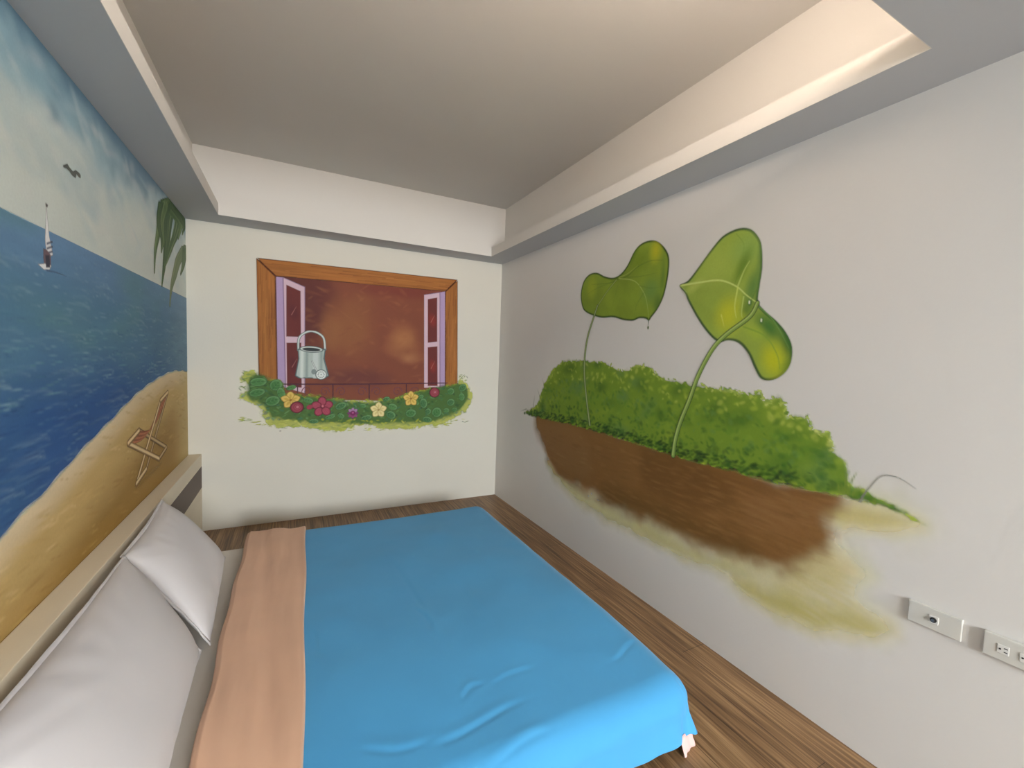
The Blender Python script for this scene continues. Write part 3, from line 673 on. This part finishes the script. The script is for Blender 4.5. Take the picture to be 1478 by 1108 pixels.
c.stroke(ZL([(410, 430), (330, 530), (250, 650)]), .007, .006, (70, 92, 36)); c.stroke(ZL([(410, 430), (330, 530), (250, 650)]), .003, .003, (140, 156, 82))
c.stroke(ZL([(680, 775), (676, 810)]), .003, .002, (70, 92, 40)); p = ZL([(675, 832)])[0]; c.dab(p[0], p[1], .008, .014, 0, (84, 100, 52), 1, .4)
c.build('giant_leaf', mural_r, 3, M_paint)
c = Canvas('right', 1.35, 1.72, 0.98, 1.90, 0.004)
st = RT([(863, 441), (856, 462), (849, 485), (845, 510), (844, 540), (847, 575), (852, 615)])
c.stroke(st, .0085, .012, (76, 94, 52)); c.stroke(st, .0045, .007, (138, 152, 102))
c.build('leaf_stem', mural_r, 4, M_paint)
ZR = lambda pts: RT(pts, 970, 320, 4.616)
out = [(52, 425), (110, 390), (180, 300), (260, 190), (330, 105), (400, 60), (470, 40), (530, 50), (575, 95), (600, 160), (605, 300), (588, 420), (577, 530), (620, 590), (700, 660), (765, 740), (803, 830), (797, 930), (760, 1000), (700, 1045), (640, 1058),
       (590, 1040), (550, 970), (510, 880), (450, 810), (380, 790), (310, 800), (240, 740), (170, 640), (110, 530), (90, 480)]
c = leaf(out, ZR, (2.18, 3.10, 1.25, 2.20), (132, 152, 62),
    [([(60, 425), (180, 405), (320, 390), (430, 430), (500, 490), (570, 540)], .0055, (172, 186, 108), 1), ([(440, 430), (480, 330), (520, 260)], .004, (164, 180, 96), .9), ([(440, 440), (420, 560), (430, 640)], .004, (176, 188, 96), .9),
     ([(330, 620), (350, 700)], .003, (182, 190, 90), .8), ([(480, 500), (465, 600), (470, 640)], .003, (164, 182, 100), .9), ([(580, 430), (540, 500), (520, 560)], .003, (84, 112, 50), .8), ([(575, 560), (680, 660), (780, 840)], .003, (96, 134, 70), .9),
     ([(480, 700), (620, 760), (700, 880), (720, 980)], .004, (112, 140, 50), .8), ([(500, 260), (440, 360), (420, 420)], .003, (92, 120, 40), .7), ([(430, 80), (480, 150), (470, 240)], .003, (110, 136, 56), .6), ([(60, 425), (100, 470)], .004, (150, 166, 90), .8)],
    [(300, 300, .16, .14, .4, (142, 160, 70), .7), (500, 180, .12, .12, 0, (124, 152, 74), .8), (470, 300, .05, .14, -.4, (88, 116, 34), .8), (380, 620, .12, .14, 0, (166, 172, 40), .9), (540, 440, .06, .14, -.2, (84, 118, 56), .9),
     (500, 580, .05, .09, -.4, (86, 114, 44), .8), (650, 700, .13, .07, -.8, (62, 104, 44), .95), (770, 820, .05, .12, .2, (52, 92, 40), .9), (680, 920, .09, .13, .3, (164, 170, 30), .95), (560, 740, .09, .05, -.5, (140, 160, 54), .8),
     (450, 640, .05, .05, 0, (150, 164, 50), .7), (150, 430, .09, .04, .5, (162, 172, 84), .6), (770, 960, .04, .07, -.5, (98, 122, 34), .7), (590, 250, .025, .16, 0, (84, 116, 56), .6)],
    (62, 84, 46), 61)
for x, y in ((520, 540), (600, 660)):
    p = ZR([(x, y)])[0]; c.dab(p[0], p[1], .012, .018, 0, (70, 104, 52), .9, .4); c.dab(p[0]-.002, p[1]+.003, .006, .011, 0, (206, 214, 190), .9, .5)
c.build('giant_leaf', mural_r, 3, M_paint)
c = Canvas('right', 2.0, 2.95, 0.90, 1.95, 0.004)
st = RT([(1094, 437), (1088, 450), (1078, 461), (1052, 480), (1035, 496), (1022, 515), (1007, 545), (995, 578), (982, 610), (975, 635), (972, 657)])
c.stroke(st, .011, .016, (64, 86, 42)); c.stroke(st, .008, .011, (114, 138, 66)); c.stroke([(a-.003, b+.003) for a, b in st], .003, .004, (160, 176, 104), .8)
c.build('leaf_stem', mural_r, 4, M_paint)

# ================================================================== HEADBOARD LEDGE
M_cream = material('cream_board', (0.78, 0.69, 0.53), 0.5, 0.35, var=0.10, vscale=1.4, stretch=(4, 1, 8), bump=0.1, bscale=80)
M_brown = material('brown_strip', (0.105, 0.062, 0.042), 0.5, 0.35, var=0.12, vscale=3)
YH = -3.7
hb = empty('headboard', (HD/2, YH/2, 0), 'long cream headboard ledge with brown band below its top along the left wall', 'headboard')
box('ledge', (0.003, YH, 0.520), (HD, -0.0008, HL), M_cream, hb, 0.003)
box('band', (0.003, YH, 0.3515), (HD-0.0004, -0.0008, 0.5195), M_brown, hb)['label'] = 'dark brown band'
box('panel', (0.003, YH, 0.0008), (HD, -0.0008, 0.351), M_cream, hb, 0.002)

# ================================================================== BED
def cloth(name, col, **k):
    return material(name, col, 0.9, 0.15, bump=0.25, bscale=900, bdist=0.0004, sheen=0.15, **k)
M_sheet = cloth('white_sheet', (0.80, 0.75, 0.67), var=0.05, vscale=3)
M_blue = cloth('blue_cotton', (0.070, 0.335, 0.63), var=0.07, vscale=2.5)
M_peach = cloth('peach_cotton', (0.70, 0.43, 0.285), var=0.10, vscale=3.0)
M_pillow = cloth('pillow_cotton', (0.62, 0.59, 0.585), var=0.03, vscale=4)
def gridmesh(name, P, mat, parent=None, flip=False):
    n, m_ = P.shape[:2]; idx = np.arange(n*m_).reshape(n, m_)
    F = np.stack([idx[:-1, :-1], idx[1:, :-1], idx[1:, 1:], idx[:-1, 1:]], -1).reshape(-1, 4)
    if flip: F = F[:, ::-1]
    return meshobj(name, P.reshape(-1, 3).tolist(), F.tolist(), mat, parent, True)
def drape(A, B, x1, y0, y1, ztop, r, flare, floor_gap, x0=None):
    """cloth point for cloth coordinates A (along x), B (along y): flat on top, round over the edges, hanging below"""
    cx1 = x1-r; cy0 = y0+r; cy1 = y1-r           # y0 near (most negative), y1 back
    cx0 = -9 if x0 is None else x0+r
    qx = np.clip(A, cx0, cx1); qy = np.clip(B, cy0, cy1)
    dx, dy = A-qx, B-qy; d = np.hypot(dx, dy); nx = dx/np.maximum(d, 1e-9); ny = dy/np.maximum(d, 1e-9)
    arc = r*math.pi/2; L = ztop-r-floor_gap
    d = np.minimum(d, arc+L)
    th = np.clip(d/r, 0, math.pi/2); h = np.clip((d-arc)/L, 0, 1)
    o = r*np.sin(th)+flare*h**1.3; z = ztop-r*(1-np.cos(th))-h*L
    return qx+nx*o, qy+ny*o, z, nx, ny, h, th
# mattress wrapped in the fitted sheet
MX0, MX1, MY0, MY1, MZ = 0.094, 2.00, -2.85, -0.93, 0.208
a = np.linspace(MX0-0.22, MX1+0.22, 230); b = np.linspace(MY0-0.22, MY1+0.22, 230)
A, B = np.meshgrid(a, b, indexing='ij')
X, Y, Z, nx, ny, h, th = drape(A, B, MX1, MY0, MY1, MZ, 0.05, 0.0, 0.002, x0=MX0)
wr = (vnoise(A, B, 9, 5, 71, 3)-.5)*.006+(vnoise(A, B, 30, 12, 72, 2)-.5)*.0035
Z = Z+wr*np.where(h > 0, 0, 1)*(np.sin(th*0+1)); 
tagm = gridmesh('mattress', np.stack([X, Y, Z], -1), M_sheet)
bm = bmesh.new(); bm.from_mesh(tagm.data); bmesh.ops.remove_doubles(bm, verts=bm.verts, dist=1e-5); bm.to_mesh(tagm.data); bm.free()
tag(tagm, 'low mattress in a white sheet, showing between the pillows and the peach fold', 'mattress')

# duvet
DX1, DY0, DY1, DZ, DR = 2.112, -2.985, -0.868, 0.262, 0.105
duvet = empty('duvet', (1.3, -1.9, 0), 'bright blue duvet spread on the mattress, head end folded back to peach lining', 'duvet')
CREASE = [  # x0,y0,x1,y1,height,width on the top
    (1.255, -2.09, 1.275, -2.29, .0045, .016), (1.25, -1.45, 1.29, -2.48, .0022, .022), (1.24, -2.67, 1.34, -2.645, .005, .014),
    (1.10, -2.80, 1.45, -2.775, .0045, .020), (1.20, -2.93, 1.48, -2.90, .006, .020), (1.86, -2.74, 2.06, -2.70, .0035, .018),
    (0.80, -2.10, 0.84, -2.28, .004, .016), (0.90, -2.74, 1.10, -2.79, .004, .020), (1.36, -2.67, 1.56, -2.64, .0035, .016), (1.50, -1.9, 1.54, -2.3, .0015, .03)]
def top_relief(X, Y, seed=90):
    z = (vnoise(X, Y, 2.2, 2.2, seed, 2)-.5)*.020+(vnoise(X, Y, 7, 6, seed+1, 2)-.5)*.004
    for x0, y0, x1, y1, hh, w in CREASE:
        ex, ey = x1-x0, y1-y0; L = ex*ex+ey*ey; t = ((X-x0)*ex+(Y-y0)*ey)/L; tc = np.clip(t, 0, 1)
        d = ((X-x0)*ey-(Y-y0)*ex)/math.sqrt(L)+0.010*np.sin(t*5+x0*9); fade = np.exp(-((t-tc)**2)*L/.003)*sstep(np.minimum(tc, 1-tc)*3+.25)
        z = z+fade*hh*(0.45*np.exp(-(d/w)**2)-0.6*np.exp(-((d-w*1.0)/(w*.6))**2))
    return z
def duvet_surface(A, B, lift=0.0):
    X, Y, Z, nx, ny, h, th = drape(A, B, DX1, DY0, DY1, DZ, DR, 0.018, 0.010)
    edge = sstep(th/1.2)
    Z = Z+top_relief(A, B)*(1-edge)
    near = sstep((-B-2.35)/0.62); Z = Z-0.020*near**2*(1-h)           # eases down towards the near edge
    ang = np.arctan2(ny, nx); corner = np.exp(-((ang+0.75)/0.55)**2)*(th > 0.05)
    arc = np.where(np.abs(nx) > np.abs(ny), B, A)
    fold = 0.010*np.sin(arc*23+1.0)+0.008*np.sin(arc*41+2.0)
    rip = corner*(0.011*np.sin(ang*11+0.6)+0.008*np.sin(ang*19+1))+0.5*fold
    k = sstep(th/1.5)*(0.25+0.75*h); far_ = (h > 0)
    X = X+nx*(rip*k+0.004*corner*h+lift*np.sin(th)); Y = Y+ny*(rip*k+0.010*corner*h+lift*np.sin(th)); Z = Z+lift*np.cos(th)+0.045*np.exp(-((ang+0.98)/0.36)**4)*h
    return X, Y, Z
a = np.concatenate([np.linspace(0.50, DX1-.25, 170), np.linspace(DX1-.245, DX1+.17, 90)]); b = np.concatenate([np.linspace(DY0-.17, DY0+.25, 100), np.linspace(DY0+.256, DY1-.12, 180), np.linspace(DY1-.115, DY1+.14, 50)])
A, B = np.meshgrid(a, b, indexing='ij')
cov = gridmesh('cover', np.stack(duvet_surface(A, B), -1), M_blue, duvet)
bm = bmesh.new(); bm.from_mesh(cov.data); bmesh.ops.remove_doubles(bm, verts=bm.verts, dist=1e-4); bmesh.ops.recalc_face_normals(bm, faces=bm.faces); bm.to_mesh(cov.data); bm.free()
cov.data.polygons.foreach_set('use_smooth', [True]*len(cov.data.polygons))
md = cov.modifiers.new('thick', 'SOLIDIFY'); md.thickness = 0.008; md.offset = -1
cov['label'] = 'bright blue upper cloth'
# peach lining turned back at the head end
def hem_x(Y): return 0.797+(0.745-0.797)*(-Y-0.889)/1.83
n_s = 90; b = np.linspace(DY0-.15, DY1+.10, 240); s_ = np.linspace(0, 1, n_s)
S_, B = np.meshgrid(s_, b, indexing='ij'); hx = hem_x(B)+0.004*np.sin(B*7); FX = 0.478+0.004*np.sin(B*5+1)+0.004*np.sin(B*13)
rr = 0.017
under = 0.10; roll = 0.12
# cross-section: short run underneath, a round fold, then the top run to the hem, then the hem edge down
A = np.where(S_ < under, FX+0.06*(1-S_/under), 0.0); lift = np.where(S_ < under, -0.004, 0.0)
ph = np.clip((S_-under)/roll, 0, 1)*math.pi; inr = (S_ >= under) & (S_ < under+roll)
A = np.where(inr, FX-rr*np.sin(ph), A); lift = np.where(inr, -0.004+rr*(1-np.cos(ph)), lift)
tt = np.clip((S_-under-roll)/(0.96-under-roll), 0, 1); onT = (S_ >= under+roll)
puck = (0.006*np.sin(B*3.1+tt*9+0.5*np.sin(B*4))+0.0035*np.sin(tt*21+B*6.5+1.8*np.sin(B*2.1))*np.clip(vnoise(A+1, B, 2.5, 1.6, 301, 2)*2.6-.7, 0, 1)+0.010*(vnoise(tt, B, 5, 2.0, 303, 3)-.5))*np.sin(math.pi*np.clip(tt*1.05, 0, 1))**.6
A = np.where(onT, FX+(hx-FX)*tt, A); lift = np.where(onT, -0.004+2*rr-0.010*tt+puck+0.006, lift)
dn = np.clip((S_-0.96)/0.04, 0, 1); lift = np.where(S_ > 0.96, lift*(1-dn)+0.0015*dn, lift); A = np.where(S_ > 0.96, A+0.004*np.sin(dn*math.pi/2), A)
X, Y, Z, nx, ny, h, th = drape(A, B, DX1, DY0, DY1, DZ, DR, 0.03, 0.012)
edge = sstep(th/1.2); Zr = top_relief(A, B)*(1-edge); near = sstep((-B-2.35)/0.62); Zr = Zr-0.020*near**2*(1-h)
Y = Y+ny*lift*np.sin(th); Z = Z+Zr+lift*np.cos(th)
Z = np.maximum(Z, 0.004)
pe = gridmesh('lining', np.stack([X, Y, Z], -1), M_peach, duvet); pe['label'] = 'peach lining folded back'
md = pe.modifiers.new('thick', 'SOLIDIFY'); md.thickness = 0.003; md.offset = -1
# strip of pink lining peeping out below the near foot corner
th_ = np.linspace(-1.60, -0.35, 60); rows = []
ccx, ccy = DX1-DR, DY0+DR
for k, (ro, zz) in enumerate(((0.080, 0.060), (0.088, 0.045), (0.094, 0.030), (0.100, 0.016), (0.102, 0.008), (0.092, 0.004))):
    r_ = ro+0.030+(0.006*np.sin(th_*11)+0.003*np.sin(th_*23))*(k/5)
    rows.append(np.stack([ccx+r_*np.cos(th_), ccy+r_*np.sin(th_), np.full_like(th_, zz)+0.003*np.sin(th_*17)*(k < 4)], -1))
hm = gridmesh('lining', np.array(rows), cloth('pink_cotton', (0.78, 0.50, 0.46)), duvet, True); hm['label'] = 'pink lining edge at the corner'
md = hm.modifiers.new('thick', 'SOLIDIFY'); md.thickness = 0.002; md.offset = -1

# pillows
def pillow(name, corners, T, sag, seed, label):
    """corners: top far, bottom far, bottom near, top near"""
    TF, BF, BN, TN = [np.array(q, float) for q in corners]
    nrm = np.cross(BF-TF, TN-TF); nrm /= np.linalg.norm(nrm)
    if nrm[0] < 0: nrm = -nrm
    base = (TF+BF+BN+TN)/4
    o = empty(name, tuple(base-nrm*T*0.5), label, 'pillow', None)
    n = 90; u = np.linspace(0, 1, n); v = np.linspace(0, 1, n); Ug, Vg = np.meshgrid(u, v, indexing='ij')   # u down the slope, v towards camera
    a = 2*Ug-1; b_ = 2*Vg-1
    pin = 0.055; ua = Ug+pin*np.sin(math.pi*Vg)**1.0*(-(a))*0.5*np.abs(a)**2; vb = Vg+pin*np.sin(math.pi*Ug)*(-(b_))*0.5*np.abs(b_)**2
    P = ((1-ua)*(1-vb))[..., None]*TF+(ua*(1-vb))[..., None]*BF+(ua*vb)[..., None]*BN+((1-ua)*vb)[..., None]*TN
    prof = (np.clip(1-np.abs(a)**2.6, 0, 1)*np.clip(1-np.abs(b_)**2.8, 0, 1))**0.55
    prof = np.clip(prof, 0, 1)
    w1 = (vnoise(Ug, Vg, 3, 3, seed, 2)-.5)*.018
    cr = np.zeros_like(a)   # pulled creases running in from the corners and hems
    for (ca, cb, ang, l) in ((-1, -1, .8, .5), (1, -1, -.8, .5), (1, 1, .8, .5), (-1, 1, -.8, .6), (-1, -.2, .3, .35), (1, .1, .2, .3), (-1, .4, -.2, .4)):
        ex, ey = math.cos(ang)*(-1 if ca > 0 else 1), math.sin(ang)*(-1 if (cb > 0) == (ca > 0) and ca > 0 else 1)
        if ca < 0 and cb > .9: ex, ey = .7, -.7
        s1 = (a-ca)*ex+(b_-cb)*ey; s2 = -(a-ca)*ey+(b_-cb)*ex
        cr += np.exp(-(s1/l)**2)*(np.sin(s2*26+seed)*.5)*np.exp(-(s2/.25)**2)*.006
    for side, nm in ((1, 'front'), (-1, 'back')):
        off = (T*0.62 if side > 0 else T*0.38)*prof*side+(w1+cr)*prof*(1 if side > 0 else 0)
        Q = P+nrm*off[..., None]; Q[..., 2] += sag*prof*Ug*0
        if side > 0: front = Q
        else: back = Q
    n2 = n*n; idx = np.arange(n2).reshape(n, n)
    F1 = np.stack([idx[:-1, :-1], idx[1:, :-1], idx[1:, 1:], idx[:-1, 1:]], -1).reshape(-1, 4)
    verts = np.concatenate([front.reshape(-1, 3), back.reshape(-1, 3)]); F = np.concatenate([F1, F1[:, ::-1]+n2])
    verts[:, 0] = np.maximum(verts[:, 0], HD+0.002); 
    zmin = MZ+0.010; verts[:, 2] = np.maximum(verts[:, 2], zmin)
    me = meshobj('pillowcase', verts.tolist(), F.tolist(), M_pillow, o, True)
    bm = bmesh.new(); bm.from_mesh(me.data); bmesh.ops.remove_doubles(bm, verts=bm.verts, dist=2e-5); bmesh.ops.recalc_face_normals(bm, faces=bm.faces); bm.to_mesh(me.data); bm.free()
    # stitched flat hem round the rim
    rim = []; per = [(i, 0) for i in range(n)]+[(n-1, j) for j in range(1, n)]+[(i, n-1) for i in range(n-2, -1, -1)]+[(0, j) for j in range(n-2, 0, -1)]
    ctr = P.mean((0, 1)); V_ = []
    for k, (i, j) in enumerate(per):
        p = P[i, j]; d = p-ctr; d = d/np.linalg.norm(d); wv = 0.003*math.sin(k*.11+seed)+0.0015*math.sin(k*.43)
        for q, s in ((p-d*.006, .0035), (p+d*.012+nrm*wv, .0022), (p+d*.012+nrm*wv, -.0022), (p-d*.006, -.0035)):
            w = q+nrm*s; w[0] = max(w[0], HD+.0015); w[2] = max(w[2], MZ+.006+s); V_.append(w)
    K = len(per); Fh = []
    for k in range(K):
        for s in range(4):
            a0 = k*4+s; a1 = k*4+(s+1) % 4; b0 = ((k+1) % K)*4+s; b1 = ((k+1) % K)*4+(s+1) % 4; Fh.append((a0, b0, b1, a1))
    meshobj('hem', V_, Fh, M_pillow, o, True)
    return o
pillow('pillow', [(0.115, -1.27, 0.645), (0.372, -1.20, 0.262), (0.420, -2.00, 0.250), (0.120, -1.88, 0.612)], 0.13, 0, 5,
       'white pillow nearer the back wall, leaning on the headboard ledge')
pillow('pillow', [(0.135, -1.91, 0.625), (0.395, -2.06, 0.262), (0.410, -3.02, 0.250), (0.125, -2.90, 0.620)], 0.15, 0, 11,
       'large white pillow nearest the camera, leaning on the headboard ledge')

# ================================================================== WALL PLATES
M_plate = material('plate_plastic', (0.62, 0.61, 0.56), 0.35, 0.5)
M_insert = material('insert_plastic', (0.72, 0.71, 0.67), 0.35, 0.5)
M_dark = material('dark_slot', (0.03, 0.03, 0.03), 0.5)
M_metal = material('socket_metal', (0.35, 0.35, 0.35), 0.3, 0.6); M_metal.node_tree.nodes['Principled BSDF'].inputs['Metallic'].default_value = 1
def plate(y0, y1, z0, z1, t, label, name, cat):
    o = empty(name, (W, (y0+y1)/2, z0), label, cat)
    box('cover_plate', (W-t, y1, z0), (W-0.0002, y0, z1), M_plate, o, 0.003, 3)
    return o
t = 0.011; xo = W-t
o = plate(-3.392, -3.526, 0.594, 0.666, t, 'white wall plate with a round aerial socket below the painted path', 'aerial_socket', 'wall socket')
ins = box('insert', (xo-0.002, -3.471, 0.617), (xo+0.001, -3.447, 0.643), M_insert, o, 0.0008)
bm = bmesh.new(); addcyl(bm, (xo-0.003, -3.459, 0.630), 0.0085, 0.003, 'x', 28); r_ = bmobj('socket_ring', bm, M_dark, o)
bm = bmesh.new(); addcyl(bm, (xo-0.006, -3.459, 0.630), 0.0042, 0.007, 'x', 20); bmobj('connector', bm, M_metal, o)
o = plate(-3.575, -3.709, 0.594, 0.666, 0.016, 'white power outlet plate at the right edge of the frame', 'power_outlet', 'power outlet'); xo = W-0.016
for yc in (-3.617, -3.662):
    ins = box('insert', (xo-0.002, yc-0.012, 0.617), (xo+0.001, yc+0.012, 0.643), M_insert, o, 0.0008)
    for dz in (-0.0055, 0.0055): box('slot', (xo-0.0026, yc-0.0095, 0.630+dz-0.0013), (xo-0.0018, yc-0.002, 0.630+dz+0.0013), M_dark, o)
    bm = bmesh.new(); addcyl(bm, (xo-0.0022, yc+0.006, 0.630), 0.0026, 0.001, 'x', 16); bmobj('ground_hole', bm, M_dark, o)
